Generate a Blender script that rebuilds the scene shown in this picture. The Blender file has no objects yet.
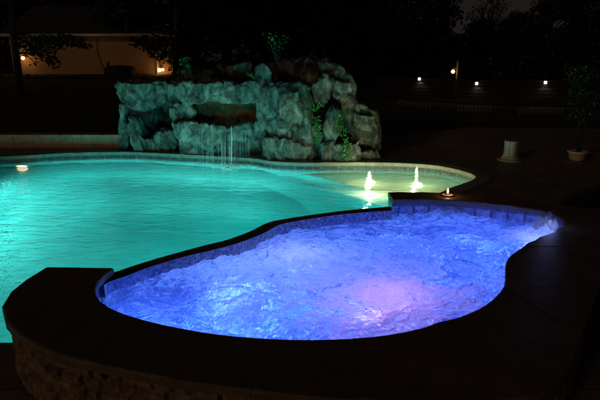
import bpy, bmesh, math, random
import numpy as np
from mathutils import Vector, noise
from mathutils.geometry import tessellate_polygon
R = random.Random(7)
sc = bpy.context.scene
C = sc.collection
# ------------------------------------------------------------------ camera
CH, TH, F = 1.85, math.radians(15.1), 520.0
ct, st = math.cos(TH), math.sin(TH)
def ray(px, py):
    x = (px-300)/F; v = -(py-200)/F
    return Vector((x, ct+v*st, -st+v*ct))
def wz(px, py, z):                      # point of the level z
    d = ray(px, py); t = (z-CH)/d.z
    return Vector((d.x*t, d.y*t, z))
def wy(px, py, Y):                      # point of the upright plane y=Y
    d = ray(px, py); t = Y/d.y
    return Vector((d.x*t, Y, CH+d.z*t))
cam = bpy.data.cameras.new('camera'); co = bpy.data.objects.new('camera', cam); C.objects.link(co)
co.location = (0, 0, CH); co.rotation_euler = (math.pi/2-TH, 0, 0)
cam.sensor_width = 36; cam.lens = 36*F/600; cam.clip_end = 2000; cam.clip_start = .02
sc.camera = co
sc.view_settings.view_transform = 'Standard'; sc.view_settings.look = 'None'
sc.view_settings.exposure = 0; sc.view_settings.gamma = 1; sc.view_settings.use_curve_mapping = False
sc.render.engine = 'CYCLES'
cy = sc.cycles
cy.use_denoising = True; cy.max_bounces = 10; cy.diffuse_bounces = 4; cy.glossy_bounces = 4
cy.transmission_bounces = 6; cy.transparent_max_bounces = 12
cy.caustics_reflective = False; cy.caustics_refractive = True; cy.blur_glossy = 1.0
cy.sample_clamp_indirect = 4.0
# ------------------------------------------------------------------ world
W = bpy.data.worlds.new('World'); sc.world = W; W.use_nodes = True
nt = W.node_tree; nt.nodes.clear()
sky = nt.nodes.new('ShaderNodeTexSky'); sky.sky_type = 'NISHITA'; sky.sun_disc = False
sky.sun_elevation = math.radians(4); sky.sun_rotation = math.radians(200)
hsv = nt.nodes.new('ShaderNodeHueSaturation'); hsv.inputs['Saturation'].default_value = .0
tint = nt.nodes.new('ShaderNodeMix'); tint.data_type = 'RGBA'; tint.blend_type = 'MULTIPLY'; tint.inputs[0].default_value = 1
tint.inputs[7].default_value = (1, .78, .76, 1)
bg = nt.nodes.new('ShaderNodeBackground'); bg.inputs[1].default_value = .0036
wo = nt.nodes.new('ShaderNodeOutputWorld')
nt.links.new(sky.outputs[0], hsv.inputs['Color']); nt.links.new(hsv.outputs[0], tint.inputs[6])
nt.links.new(tint.outputs[2], bg.inputs[0]); nt.links.new(bg.outputs[0], wo.inputs[0])
# ------------------------------------------------------------------ helpers
def tag(o, label=None, cat=None, group=None, kind=None):
    if label: o['label'] = label
    if cat: o['category'] = cat
    if group: o['group'] = group
    if kind: o['kind'] = kind
    return o
def empty(name, loc=(0, 0, 0)):
    o = bpy.data.objects.new(name, None); C.objects.link(o); o.location = loc; o.empty_display_size = .1
    return o
def link(name, me, mat, parent=None, smooth=False):
    if mat: me.materials.append(mat)
    if smooth: me.polygons.foreach_set('use_smooth', [True]*len(me.polygons))
    o = bpy.data.objects.new(name, me); C.objects.link(o)
    if parent:
        o.parent = parent; o.location = -Vector(parent.location)   # meshes are written in world coordinates
    return o
def pyd(name, vs, fs, mat, parent=None, smooth=False, uvs=None):
    me = bpy.data.meshes.new(name); me.from_pydata([tuple(v) for v in vs], [], fs)
    if uvs:
        l = me.uv_layers.new(name='UVMap')
        for p in me.polygons:
            for li, vi in zip(p.loop_indices, p.vertices): l.data[li].uv = uvs[vi]
    me.update()
    return link(name, me, mat, parent, smooth)
def frombm(name, bm, mat, parent=None, smooth=False):
    bmesh.ops.recalc_face_normals(bm, faces=bm.faces)
    me = bpy.data.meshes.new(name); bm.to_mesh(me); bm.free()
    return link(name, me, mat, parent, smooth)
def box(bm, c, s, rz=0, bev=0, ry=0):
    from mathutils import Matrix
    M = Matrix.Translation(c) @ Matrix.Rotation(rz, 4, 'Z') @ Matrix.Rotation(ry, 4, 'Y') @ Matrix.Diagonal((s[0], s[1], s[2], 1))
    r = bmesh.ops.create_cube(bm, size=1, matrix=M)
    if bev:
        es = {e for v in r['verts'] for e in v.link_edges}
        bmesh.ops.bevel(bm, geom=list(es), offset=bev, segments=2, affect='EDGES', profile=.6)
def tube(bm, pts, rad, n=8, cap=True):
    pts = [Vector(p) for p in pts]; rings = []
    rad = rad if isinstance(rad, (list, tuple)) else [rad]*len(pts)
    for i, p in enumerate(pts):
        t = (pts[min(i+1, len(pts)-1)]-pts[max(i-1, 0)]).normalized()
        a = t.cross(Vector((0, 0, 1)) if abs(t.z) < .9 else Vector((1, 0, 0))).normalized(); b = t.cross(a)
        rings.append([bm.verts.new(p+(a*math.cos(2*math.pi*k/n)+b*math.sin(2*math.pi*k/n))*rad[i]) for k in range(n)])
    for r0, r1 in zip(rings, rings[1:]):
        for k in range(n): bm.faces.new((r0[k], r0[(k+1) % n], r1[(k+1) % n], r1[k]))
    if cap:
        bm.faces.new(rings[0]); bm.faces.new(rings[-1][::-1])
def lathe(bm, c, prof, n=24, fn=None):
    rings = []
    for r, z in prof:
        rings.append([bm.verts.new((c[0]+(r*(fn(a, z) if fn else 1))*math.cos(a), c[1]+(r*(fn(a, z) if fn else 1))*math.sin(a), c[2]+z)) for a in [2*math.pi*k/n for k in range(n)]])
    for r0, r1 in zip(rings, rings[1:]):
        for k in range(n): bm.faces.new((r0[k], r0[(k+1) % n], r1[(k+1) % n], r1[k]))
    bm.faces.new(rings[0][::-1]); bm.faces.new(rings[-1])
def catmull(P, n=6, closed=False):
    P = [Vector(p) for p in P]; out = []; N = len(P)
    for i in range(N if closed else N-1):
        g = (lambda k: P[k % N]) if closed else (lambda k: P[max(0, min(N-1, k))])
        a, b, c, d = g(i-1), g(i), g(i+1), g(i+2)
        for k in range(n):
            t = k/n
            out.append(.5*((2*b)+(c-a)*t+(2*a-5*b+4*c-d)*t*t+(3*b-a-3*c+d)*t**3))
    if not closed: out.append(P[-1])
    return out
def flat(name, loops, z, mat, parent=None):
    L = [[Vector((p[0], p[1], 0)) for p in l] for l in loops]
    tri = tessellate_polygon(L); vs = [Vector((v.x, v.y, z)) for l in L for v in l]
    fs = []
    for t in tri:
        a, b, c = (vs[i] for i in t)
        fs.append(tuple(t) if (b-a).cross(c-a).z > 0 else tuple(t)[::-1])
    return pyd(name, vs, fs, mat, parent)
def wall(name, path, z0, z1, mat, parent=None, closed=False):
    vs, fs, uv = [], [], []; s = 0; P = list(path)+([path[0]] if closed else [])
    for i, p in enumerate(P):
        if i: s += (Vector(p).xy-Vector(P[i-1]).xy).length
        vs += [(p[0], p[1], z0), (p[0], p[1], z1)]; uv += [(s, z0), (s, z1)]
        if i: fs.append((2*i-2, 2*i, 2*i+1, 2*i-1))
    return pyd(name, vs, fs, mat, parent, uvs=uv)
# ------------------------------------------------------------------ materials
def mat(name, build):
    m = bpy.data.materials.new(name); m.use_nodes = True; n = m.node_tree.nodes; n.clear()
    out = n.new('ShaderNodeOutputMaterial'); build(m.node_tree, n, m.node_tree.links, out); return m
def N(n, t, **kw):
    o = n.new(t)
    for k, v in kw.items(): setattr(o, k, v)
    return o
def noise_n(n, l, vec, scale, detail=5, rough=.6, dist=0):
    t = n.new('ShaderNodeTexNoise'); t.inputs['Scale'].default_value = scale; t.inputs['Detail'].default_value = detail
    t.inputs['Roughness'].default_value = rough; t.inputs['Distortion'].default_value = dist
    if vec is not None: l.new(vec, t.inputs['Vector'])
    return t.outputs['Fac']
def ramp(n, l, fac, stops):
    r = n.new('ShaderNodeValToRGB'); e = r.color_ramp.elements
    while len(e) < len(stops): e.new(.5)
    for el, (p, c) in zip(e, stops): el.position = p; el.color = tuple(c)+(1,) if len(c) == 3 else c
    l.new(fac, r.inputs[0]); return r.outputs[0]
def math_n(n, l, op, a, b=None, clamp=False):
    m = n.new('ShaderNodeMath'); m.operation = op; m.use_clamp = clamp
    for i, v in enumerate((a, b)):
        if v is None: continue
        if isinstance(v, (int, float)): m.inputs[i].default_value = v
        else: l.new(v, m.inputs[i])
    return m.outputs[0]
def bump(n, l, h, strength=.5, dist=.02, nrm=None):
    b = n.new('ShaderNodeBump'); b.inputs['Strength'].default_value = strength; b.inputs['Distance'].default_value = dist
    l.new(h, b.inputs['Height'])
    if nrm is not None: l.new(nrm, b.inputs['Normal'])
    return b.outputs[0]
def rough_mat(name, c0, c1, scale=3, bscale=30, bstr=.4, bdist=.01, rough=.8, stretch=None, spec=.3, detail=6):
    def b(t, n, l, out):
        tc = n.new('ShaderNodeTexCoord'); v = tc.outputs['Object']
        if stretch:
            mp = n.new('ShaderNodeMapping'); mp.inputs['Scale'].default_value = stretch; l.new(v, mp.inputs[0]); v = mp.outputs[0]
        p = n.new('ShaderNodeBsdfPrincipled')
        l.new(ramp(n, l, noise_n(n, l, v, scale, detail), [(.3, c0), (.7, c1)]), p.inputs['Base Color'])
        p.inputs['Roughness'].default_value = rough; p.inputs['Specular IOR Level'].default_value = spec
        l.new(bump(n, l, noise_n(n, l, v, bscale, 6, .65), bstr, bdist), p.inputs['Normal'])
        l.new(p.outputs[0], out.inputs[0])
    return mat(name, b)
def emis(name, col, s):
    def b(t, n, l, out):
        e = n.new('ShaderNodeEmission'); e.inputs[0].default_value = tuple(col)+(1,); e.inputs[1].default_value = s
        l.new(e.outputs[0], out.inputs[0])
    return mat(name, b)

def rock_build(t, n, l, out):
    tc = n.new('ShaderNodeTexCoord'); v = tc.outputs['Object']
    mp = n.new('ShaderNodeMapping'); mp.inputs['Scale'].default_value = (1, 1, .55); mp.inputs['Rotation'].default_value = (0, .5, 0)
    l.new(v, mp.inputs[0]); v2 = mp.outputs[0]
    p = n.new('ShaderNodeBsdfPrincipled')
    a = noise_n(n, l, v2, 5, 10, .68, .8)
    c = ramp(n, l, a, [(.36, (.02, .018, .014)), (.47, (.09, .08, .065)), (.56, (.22, .195, .16)), (.70, (.50, .45, .38))])
    l.new(c, p.inputs['Base Color']); p.inputs['Roughness'].default_value = .62; p.inputs['Specular IOR Level'].default_value = .5
    h1 = noise_n(n, l, v2, 12, 10, .70, 1.0); h2 = noise_n(n, l, v, 55, 6, .7)
    mu = math_n(n, l, 'MULTIPLY', h2, .18); h = math_n(n, l, 'ADD', h1, mu)
    l.new(bump(n, l, h, 1, .10), p.inputs['Normal']); l.new(p.outputs[0], out.inputs[0])
M = {}
M['rock'] = mat('rock', rock_build)
M['warmlit_rock'] = rough_mat('warmlit_rock', (.10, .022, .008), (.34, .085, .035), 7, 25, .8, .03, .7)  # warm light inside the recess, put into the rock colour
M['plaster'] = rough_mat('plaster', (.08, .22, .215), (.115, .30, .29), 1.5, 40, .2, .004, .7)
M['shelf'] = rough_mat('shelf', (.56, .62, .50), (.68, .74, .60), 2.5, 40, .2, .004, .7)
M['spaplaster'] = rough_mat('spaplaster', (.04, .09, .24), (.07, .13, .30), 2, 40, .2, .004, .7)
M['deck'] = None
def paver(name, c0, c1, sx, sy, mortar=.012):
    def b(t, n, l, out):
        tc = n.new('ShaderNodeTexCoord'); v = tc.outputs['Object']
        br = n.new('ShaderNodeTexBrick'); br.inputs['Scale'].default_value = 1
        br.inputs['Brick Width'].default_value = sx; br.inputs['Row Height'].default_value = sy
        br.inputs['Mortar Size'].default_value = mortar/2; br.inputs['Mortar Smooth'].default_value = .3
        br.inputs['Color1'].default_value = tuple(c0)+(1,); br.inputs['Color2'].default_value = tuple(c1)+(1,)
        br.inputs['Mortar'].default_value = tuple(x*.35 for x in c0)+(1,)
        l.new(v, br.inputs['Vector'])
        p = n.new('ShaderNodeBsdfPrincipled'); p.inputs['Roughness'].default_value = .6; p.inputs['Specular IOR Level'].default_value = .35
        mx = n.new('ShaderNodeMix'); mx.data_type = 'RGBA'; mx.blend_type = 'MULTIPLY'; mx.inputs[0].default_value = 1
        l.new(br.outputs['Color'], mx.inputs[6]); l.new(ramp(n, l, noise_n(n, l, v, 4, 8, .7), [(.3, (.5, .5, .5)), (.7, (1.1, 1.1, 1.1))]), mx.inputs[7])
        l.new(mx.outputs[2], p.inputs['Base Color'])
        h = math_n(n, l, 'SUBTRACT', math_n(n, l, 'MULTIPLY', noise_n(n, l, v, 35, 5), .3), br.outputs['Fac'])
        l.new(bump(n, l, h, .5, .008), p.inputs['Normal']); l.new(p.outputs[0], out.inputs[0])
    return mat(name, b)
M['deck'] = paver('deck', (.20, .16, .125), (.27, .22, .17), .62, .41)
M['coping'] = rough_mat('coping', (.09, .075, .06), (.18, .155, .125), 9, 45, .5, .006, .42, spec=.5)
M['ringcoping'] = rough_mat('ringcoping', (.10, .07, .048), (.19, .135, .095), 7, 45, .5, .006, .5, spec=.4)
M['mortar'] = rough_mat('mortar', (.12, .10, .09), (.2, .17, .15), 20, 80, .4, .004, .9)
M['ground'] = rough_mat('ground', (.02, .03, .012), (.05, .06, .025), .8, 20, .6, .03, .95)
M['mulch'] = rough_mat('mulch', (.006, .005, .004), (.03, .02, .014), 25, 45, .9, .03, .95)
M['retain'] = paver('retain', (.46, .24, .14), (.54, .30, .18), .4, .2)
M['stucco'] = rough_mat('stucco', (.32, .20, .105), (.39, .25, .13), 1.2, 60, .3, .006, .9)
M['roof'] = rough_mat('roof', (.03, .025, .02), (.06, .05, .045), 3, 20, .5, .02, .9)
M['trim'] = rough_mat('trim', (.35, .32, .28), (.45, .42, .36), 3, 40, .2, .003, .6)
M['dark'] = rough_mat('dark', (.01, .01, .01), (.02, .02, .02), 3, 40, .2, .003, .7)
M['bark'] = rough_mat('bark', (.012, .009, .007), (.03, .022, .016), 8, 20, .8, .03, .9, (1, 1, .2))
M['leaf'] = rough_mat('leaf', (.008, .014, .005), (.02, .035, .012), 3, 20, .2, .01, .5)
M['plant'] = rough_mat('plant', (.02, .07, .015), (.05, .15, .03), 6, 20, .2, .005, .4)
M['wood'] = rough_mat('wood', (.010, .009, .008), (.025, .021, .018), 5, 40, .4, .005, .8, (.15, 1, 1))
M['metal'] = rough_mat('metal', (.08, .06, .04), (.12, .09, .06), 10, 60, .2, .002, .4)
M['white'] = rough_mat('white', (.20, .18, .15), (.32, .29, .25), 8, 50, .3, .004, .6)
M['terracotta'] = rough_mat('terracotta', (.40, .27, .19), (.55, .40, .30), 8, 50, .3, .004, .7)
M['stonewhite'] = rough_mat('stonewhite', (.05, .048, .042), (.14, .13, .12), 12, 50, .4, .006, .8)
def ledge_build(t, n, l, out):           # split-face stacked stone
    uv = n.new('ShaderNodeUVMap'); v = uv.outputs[0]
    tc = n.new('ShaderNodeTexCoord')
    p = n.new('ShaderNodeBsdfPrincipled'); p.inputs['Roughness'].default_value = .85
    l.new(ramp(n, l, noise_n(n, l, tc.outputs['Object'], 14, 8, .7), [(.3, (.08, .048, .028)), (.5, (.27, .17, .105)), (.72, (.50, .35, .23))]), p.inputs['Base Color'])
    l.new(bump(n, l, noise_n(n, l, tc.outputs['Object'], 34, 8, .7, .4), .8, .02), p.inputs['Normal']); l.new(p.outputs[0], out.inputs[0])
M['ledgestone'] = mat('ledgestone', ledge_build)
def tile_mat(name, w, h, c0, c1, mort, rough=.15, vein=0):
    def b(t, n, l, out):
        uv = n.new('ShaderNodeUVMap'); v = uv.outputs[0]
        br = n.new('ShaderNodeTexBrick'); br.inputs['Scale'].default_value = 1; br.offset = 0
        br.inputs['Brick Width'].default_value = w; br.inputs['Row Height'].default_value = h
        br.inputs['Mortar Size'].default_value = min(w, h)*.07; br.inputs['Color1'].default_value = tuple(c0)+(1,)
        br.inputs['Color2'].default_value = tuple(c1)+(1,); br.inputs['Mortar'].default_value = tuple(mort)+(1,); l.new(v, br.inputs['Vector'])
        p = n.new('ShaderNodeBsdfPrincipled'); p.inputs['Roughness'].default_value = rough
        mx = n.new('ShaderNodeMix'); mx.data_type = 'RGBA'; mx.blend_type = 'MULTIPLY'; mx.inputs[0].default_value = 1
        l.new(br.outputs['Color'], mx.inputs[6])
        l.new(ramp(n, l, noise_n(n, l, v, 12 if vein else 35, 6, .7, 1.5 if vein else 0), [(.36, (.25, .25, .3)), (.62, (1.2, 1.2, 1.2))]), mx.inputs[7])
        l.new(mx.outputs[2], p.inputs['Base Color'])
        l.new(bump(n, l, math_n(n, l, 'SUBTRACT', 1, br.outputs['Fac']), .5, .003), p.inputs['Normal']); l.new(p.outputs[0], out.inputs[0])
    return mat(name, b)
M['mosaic'] = tile_mat('mosaic', .024, .024, (.10, .14, .32), (.42, .46, .6), (.5, .5, .52))
M['bigtile'] = tile_mat('bigtile', .15, .15, (.30, .33, .45), (.42, .45, .55), (.12, .13, .18), .12, 1)
M['pooltile'] = tile_mat('pooltile', .15, .15, (.03, .035, .035), (.06, .065, .06), (.10, .10, .09), .6, 1)

def pool_water(t, n, l, out):
    tc = n.new('ShaderNodeTexCoord')
    mp = n.new('ShaderNodeMapping'); mp.inputs['Scale'].default_value = (.55, 1.3, 1); mp.inputs['Rotation'].default_value = (0, 0, .12)
    l.new(tc.outputs['Object'], mp.inputs[0])
    h = math_n(n, l, 'ADD', noise_n(n, l, mp.outputs[0], 6.0, 3, .5, .5), math_n(n, l, 'MULTIPLY', noise_n(n, l, mp.outputs[0], 15, 3, .5, .3), .22))
    nr = bump(n, l, h, 1.0, .038)
    tr = n.new('ShaderNodeBsdfTransparent'); tr.inputs[0].default_value = (.9, 1, 1, 1)
    rf = n.new('ShaderNodeBsdfRefraction'); rf.inputs['IOR'].default_value = 1.33; rf.inputs['Roughness'].default_value = .0; l.new(nr, rf.inputs['Normal'])
    rf.inputs[0].default_value = (.92, 1, 1, 1)
    mx = n.new('ShaderNodeMixShader'); mx.inputs[0].default_value = .7; l.new(tr.outputs[0], mx.inputs[1]); l.new(rf.outputs[0], mx.inputs[2])
    gl = n.new('ShaderNodeBsdfGlossy'); gl.inputs['Roughness'].default_value = .04; l.new(nr, gl.inputs['Normal'])
    fr = n.new('ShaderNodeFresnel'); fr.inputs['IOR'].default_value = 1.33; l.new(nr, fr.inputs['Normal'])
    m2 = n.new('ShaderNodeMixShader'); l.new(fr.outputs[0], m2.inputs[0]); l.new(mx.outputs[0], m2.inputs[1]); l.new(gl.outputs[0], m2.inputs[2])
    l.new(m2.outputs[0], out.inputs[0])
M['water'] = mat('water', pool_water)
def spa_water(t, n, l, out):
    tc = n.new('ShaderNodeTexCoord'); v = tc.outputs['Object']
    mp = n.new('ShaderNodeMapping'); mp.inputs['Scale'].default_value = (.8, 1.5, 1); mp.inputs['Rotation'].default_value = (0, 0, .45); l.new(v, mp.inputs[0])
    # swirl the coordinates so that foam is dragged in streaks
    wn = n.new('ShaderNodeTexNoise'); wn.inputs['Scale'].default_value = 1.6; wn.inputs['Detail'].default_value = 3; l.new(v, wn.inputs['Vector'])
    sub = n.new('ShaderNodeVectorMath'); sub.operation = 'SUBTRACT'; l.new(wn.outputs['Color'], sub.inputs[0]); sub.inputs[1].default_value = (.5, .5, .5)
    scl = n.new('ShaderNodeVectorMath'); scl.operation = 'SCALE'; scl.inputs['Scale'].default_value = 1.1; l.new(sub.outputs[0], scl.inputs[0])
    ad = n.new('ShaderNodeVectorMath'); ad.operation = 'ADD'; l.new(mp.outputs[0], ad.inputs[0]); l.new(scl.outputs[0], ad.inputs[1])
    f1 = noise_n(n, l, ad.outputs[0], 5, 10, .68, .9)
    f2 = noise_n(n, l, ad.outputs[0], 30, 8, .7, 1.2)
    at = n.new('ShaderNodeAttribute'); at.attribute_name = 'foam'
    f = math_n(n, l, 'ADD', math_n(n, l, 'MULTIPLY', f1, 1.0), math_n(n, l, 'MULTIPLY', f2, .45))
    f = math_n(n, l, 'ADD', f, math_n(n, l, 'MULTIPLY', at.outputs['Fac'], .30))
    f3 = noise_n(n, l, ad.outputs[0], 7.5, 7, .62, 1.1)
    rd = math_n(n, l, 'ABSOLUTE', math_n(n, l, 'SUBTRACT', f3, .5)); rd = math_n(n, l, 'SUBTRACT', 1, math_n(n, l, 'MULTIPLY', rd, 9), True)
    f = math_n(n, l, 'ADD', f, math_n(n, l, 'MULTIPLY', rd, .17))
    foam = ramp(n, l, f, [(.76, (.10,)*3), (.84, (.28,)*3), (.89, (.68,)*3), (.94, (1,)*3)])
    h = math_n(n, l, 'ADD', f1, math_n(n, l, 'MULTIPLY', f2, .45))
    nr = bump(n, l, h, 1.0, .16)
    tl = n.new('ShaderNodeBsdfTranslucent'); tl.inputs[0].default_value = (.9, .92, .97, 1); l.new(nr, tl.inputs['Normal'])
    df = n.new('ShaderNodeBsdfDiffuse'); df.inputs[0].default_value = (.85, .88, .92, 1); l.new(nr, df.inputs['Normal'])
    fo = n.new('ShaderNodeMixShader'); fo.inputs[0].default_value = .25; l.new(tl.outputs[0], fo.inputs[1]); l.new(df.outputs[0], fo.inputs[2])
    tr = n.new('ShaderNodeBsdfTransparent'); tr.inputs[0].default_value = (.45, .58, .85, 1)
    rf = n.new('ShaderNodeBsdfRefraction'); rf.inputs['IOR'].default_value = 1.33; rf.inputs['Roughness'].default_value = .25; l.new(nr, rf.inputs['Normal']); rf.inputs[0].default_value = (.5, .62, .88, 1)
    cl = n.new('ShaderNodeMixShader'); cl.inputs[0].default_value = .6; l.new(tr.outputs[0], cl.inputs[1]); l.new(rf.outputs[0], cl.inputs[2])
    m1 = n.new('ShaderNodeMixShader'); l.new(foam, m1.inputs[0]); l.new(cl.outputs[0], m1.inputs[1]); l.new(fo.outputs[0], m1.inputs[2])
    gl = n.new('ShaderNodeBsdfGlossy'); gl.inputs['Roughness'].default_value = .12; l.new(nr, gl.inputs['Normal'])
    fr = n.new('ShaderNodeFresnel'); fr.inputs['IOR'].default_value = 1.33; l.new(nr, fr.inputs['Normal'])
    m2 = n.new('ShaderNodeMixShader'); l.new(math_n(n, l, 'MULTIPLY', fr.outputs[0], .6), m2.inputs[0]); l.new(m1.outputs[0], m2.inputs[1]); l.new(gl.outputs[0], m2.inputs[2])
    l.new(m2.outputs[0], out.inputs[0])
M['spawater'] = mat('spawater', spa_water)
def spray_b(t, n, l, out):
    tl = n.new('ShaderNodeBsdfTranslucent'); tl.inputs[0].default_value = (.95, .95, .95, 1)
    df = n.new('ShaderNodeBsdfDiffuse'); df.inputs[0].default_value = (.9, .9, .9, 1)
    tr = n.new('ShaderNodeBsdfTransparent')
    a = n.new('ShaderNodeMixShader'); a.inputs[0].default_value = .5; l.new(tl.outputs[0], a.inputs[1]); l.new(df.outputs[0], a.inputs[2])
    b = n.new('ShaderNodeMixShader'); b.inputs[0].default_value = .3; l.new(a.outputs[0], b.inputs[1]); l.new(tr.outputs[0], b.inputs[2])
    l.new(b.outputs[0], out.inputs[0])
M['spray'] = mat('spray', spray_b)
# numpy noise
_rs = np.random.RandomState(3); _perm = _rs.permutation(4096).astype(np.int64); _val = _rs.rand(4096)*2-1
def vn(x, y, seed=0):
    xi = np.floor(x).astype(np.int64); yi = np.floor(y).astype(np.int64); xf = x-xi; yf = y-yi
    h = lambda a, b: _val[(_perm[(_perm[(a+seed*131) & 4095]+b) & 4095]) & 4095]
    u = xf*xf*xf*(xf*(xf*6-15)+10); v = yf*yf*yf*(yf*(yf*6-15)+10)
    return (h(xi, yi)*(1-u)+h(xi+1, yi)*u)*(1-v)+(h(xi, yi+1)*(1-u)+h(xi+1, yi+1)*u)*v
def fbm(x, y, o=4, seed=0, g=.5):
    a, s, r = 1, 1, 0
    for k in range(o): r = r+a*vn(x*s+17.3*k, y*s-9.1*k, seed+k); a *= g; s *= 2.03
    return r
def inside(X, Y, poly):
    r = np.zeros(X.shape, bool); n = len(poly); j = n-1
    for i in range(n):
        xi, yi = poly[i][0], poly[i][1]; xj, yj = poly[j][0], poly[j][1]
        if yi != yj: r ^= ((yi > Y) != (yj > Y)) & (X < (xj-xi)*(Y-yi)/(yj-yi)+xi)
        j = i
    return r
def water_grid(name, poly, cell, hf, mat_, foamf=None):
    xs = [p[0] for p in poly]; ys = [p[1] for p in poly]
    x = np.arange(min(xs)-cell*2, max(xs)+cell*2, cell); y = np.arange(min(ys)-cell*2, max(ys)+cell*2, cell)
    X, Y = np.meshgrid(x, y); ins = inside(X, Y, poly)
    g = ins.copy(); g[1:] |= ins[:-1]; g[:-1] |= ins[1:]; g[:, 1:] |= ins[:, :-1]; g[:, :-1] |= ins[:, 1:]
    Z = hf(X, Y); idx = -np.ones(X.shape, int); idx[g] = np.arange(g.sum())
    vs = np.stack([X[g], Y[g], Z[g]], 1)
    q = np.stack([idx[:-1, :-1], idx[:-1, 1:], idx[1:, 1:], idx[1:, :-1]], -1).reshape(-1, 4); q = q[(q >= 0).all(1)]
    me = bpy.data.meshes.new(name); me.vertices.add(len(vs)); me.vertices.foreach_set('co', vs.ravel())
    me.loops.add(q.size); me.loops.foreach_set('vertex_index', q.ravel()); me.polygons.add(len(q))
    me.polygons.foreach_set('loop_start', np.arange(0, q.size, 4)); me.polygons.foreach_set('loop_total', np.full(len(q), 4)); me.update(calc_edges=True)
    if foamf is not None:
        a = me.attributes.new('foam', 'FLOAT', 'POINT'); a.data.foreach_set('value', foamf(X[g], Y[g], Z[g]).astype(np.float32))
    return link(name, me, mat_, None, True)
# ================================================================== LAYOUT
ZT, ZD, ZS, ZP, DK = .52, .46, .37, 0.0, .12
pairs = [((45, 267), (114, 268)), ((24, 280), (105, 274)), ((6, 296), (97, 283)), ((2, 315), (95.5, 291)), ((24, 338.5), (103, 302)),
         ((58, 354), (125, 313)), ((108, 366), (165, 324)), ((188, 381), (225, 334)), ((290, 394), (300, 338.5)), ((400, 402), (380, 335)),
         ((500, 401), (440, 322)), ((556, 388), (480, 307)), ((578, 345), (502, 288)), ((594, 300), (505.5, 273)), ((606, 265), (508, 257)),
         ((612, 240), (530, 242)), ((605, 222), (555, 230)), ((580, 211), (564, 221)), ((545, 202), (545, 211)), ((500, 196), (500, 204.5)),
         ((450, 192.5), (450, 199.5)), ((388, 192), (393, 199.5))]
ringO = catmull([wz(*a, ZT) for a, b in pairs], 6); ringI = catmull([wz(*b, ZT) for a, b in pairs], 6)
damO = catmull([wz(*p, ZD) for p in [(108, 274.5), (115, 272), (150, 260.5), (200, 246.5), (228, 239.5), (252, 230.5), (270, 222), (300, 216.5), (345, 210.5), (391, 206.5)]], 5)
damI = catmull([wz(*p, ZD) for p in [(104, 285), (110, 281.5), (130, 274.5), (150, 267), (185, 256.5), (215, 249.5), (243, 241.5), (264, 233), (279, 225), (300, 220.5), (345, 214), (392, 210.5)]], 5)
def off(a, b, d):
    v = (b-a); v.z = 0
    return a+v.normalized()*d
wallI = [off(i, o, .035) for o, i in zip(ringO, ringI)]; wallO = [off(o, i, .04) for o, i in zip(ringO, ringI)]
spa_poly = [p.copy() for p in wallI]+[p.copy() for p in reversed(damI)]
# pool outline
far = [wz(*p, 0) for p in [(0, 163.5), (60, 160), (130, 158.5), (170, 160.5), (215, 163), (252, 165), (275, 168.5), (310, 170), (350, 169.5), (393, 170), (433, 172.5), (460, 178), (476, 184), (473, 189), (462, 193.5), (448, 199), (434, 207), (425, 214)]]
farc = catmull([Vector((-10.5, 3.4, 0)), Vector((-10.6, 6.0, 0)), Vector((-9.2, 8.6, 0))]+far, 5)
back = [Vector((p.x, p.y+.0, 0)) for p in reversed(wallO[-14:])]       # outside of the spa's back wall, left end first
bL = back[0]
pool_poly = [Vector((p.x, p.y, 0)) for p in farc]
# join far curve to back wall outside, run to its left end, then dam, then the left end of the ring
back_sub = [p for p in reversed(back) if p.x < pool_poly[-1].x-.1]
pool_poly += [Vector((p.x, p.y, 0)) for p in back_sub]
pool_poly += [Vector((wallI[-1].x, wallI[-1].y, 0))]
pool_poly += [Vector((p.x, p.y, 0)) for p in reversed(damO)]
pool_poly += [Vector((wallI[0].x, wallI[0].y, 0))]
near_idx = [i for i, p in enumerate(wallO) if i < 40 and p.y > 2.9]
ln = [wallO[i] for i in range(0, 40) if wallO[i].y > 2.88 or i < 10]
pool_poly += [Vector((p.x, p.y, 0)) for p in ln]
NY = ln[-1].y
pool_poly += [Vector((-10.2, NY-.05, 0))]
# ================================================================== POOL

o = wall('pool_basin', pool_poly, -1.36, -.10, M['plaster'], closed=True); tag(o, kind='structure')
o = wall('pool_tile_band', pool_poly, -.10, .075, M['pooltile'], closed=True); tag(o, kind='structure')
def floorh(X, Y):
    d = np.full(X.shape, 99.)
    for p in farc:
        if p.x < wz(262, 165, 0).x: d = np.minimum(d, (X-p.x)**2+(Y-p.y)**2)
    t = np.clip(np.sqrt(d)/2.6, 0, 1); t = t*t*(3-2*t)
    return -.35-1.0*t+.02*fbm(X*.8, Y*.8, 2, 8)
tag(water_grid('pool_floor', pool_poly, .10, floorh, M['plaster']), kind='structure')
# tanning shelf in the right lobe
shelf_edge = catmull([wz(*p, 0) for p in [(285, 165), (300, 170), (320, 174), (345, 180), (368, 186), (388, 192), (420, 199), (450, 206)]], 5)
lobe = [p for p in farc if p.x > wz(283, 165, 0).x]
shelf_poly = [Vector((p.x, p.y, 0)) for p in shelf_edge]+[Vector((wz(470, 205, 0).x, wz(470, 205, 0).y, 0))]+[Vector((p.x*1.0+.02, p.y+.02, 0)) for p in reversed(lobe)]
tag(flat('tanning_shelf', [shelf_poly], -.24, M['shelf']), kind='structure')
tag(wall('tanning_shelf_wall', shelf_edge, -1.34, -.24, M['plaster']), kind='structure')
def poolh(X, Y): return .006*fbm(X*2.2, Y*3.2, 3, 5)+.003*vn(X*7, Y*11, 9)
wtr = water_grid('pool_water', pool_poly, .05, poolh, M['water']); tag(wtr, kind='structure')
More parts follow.
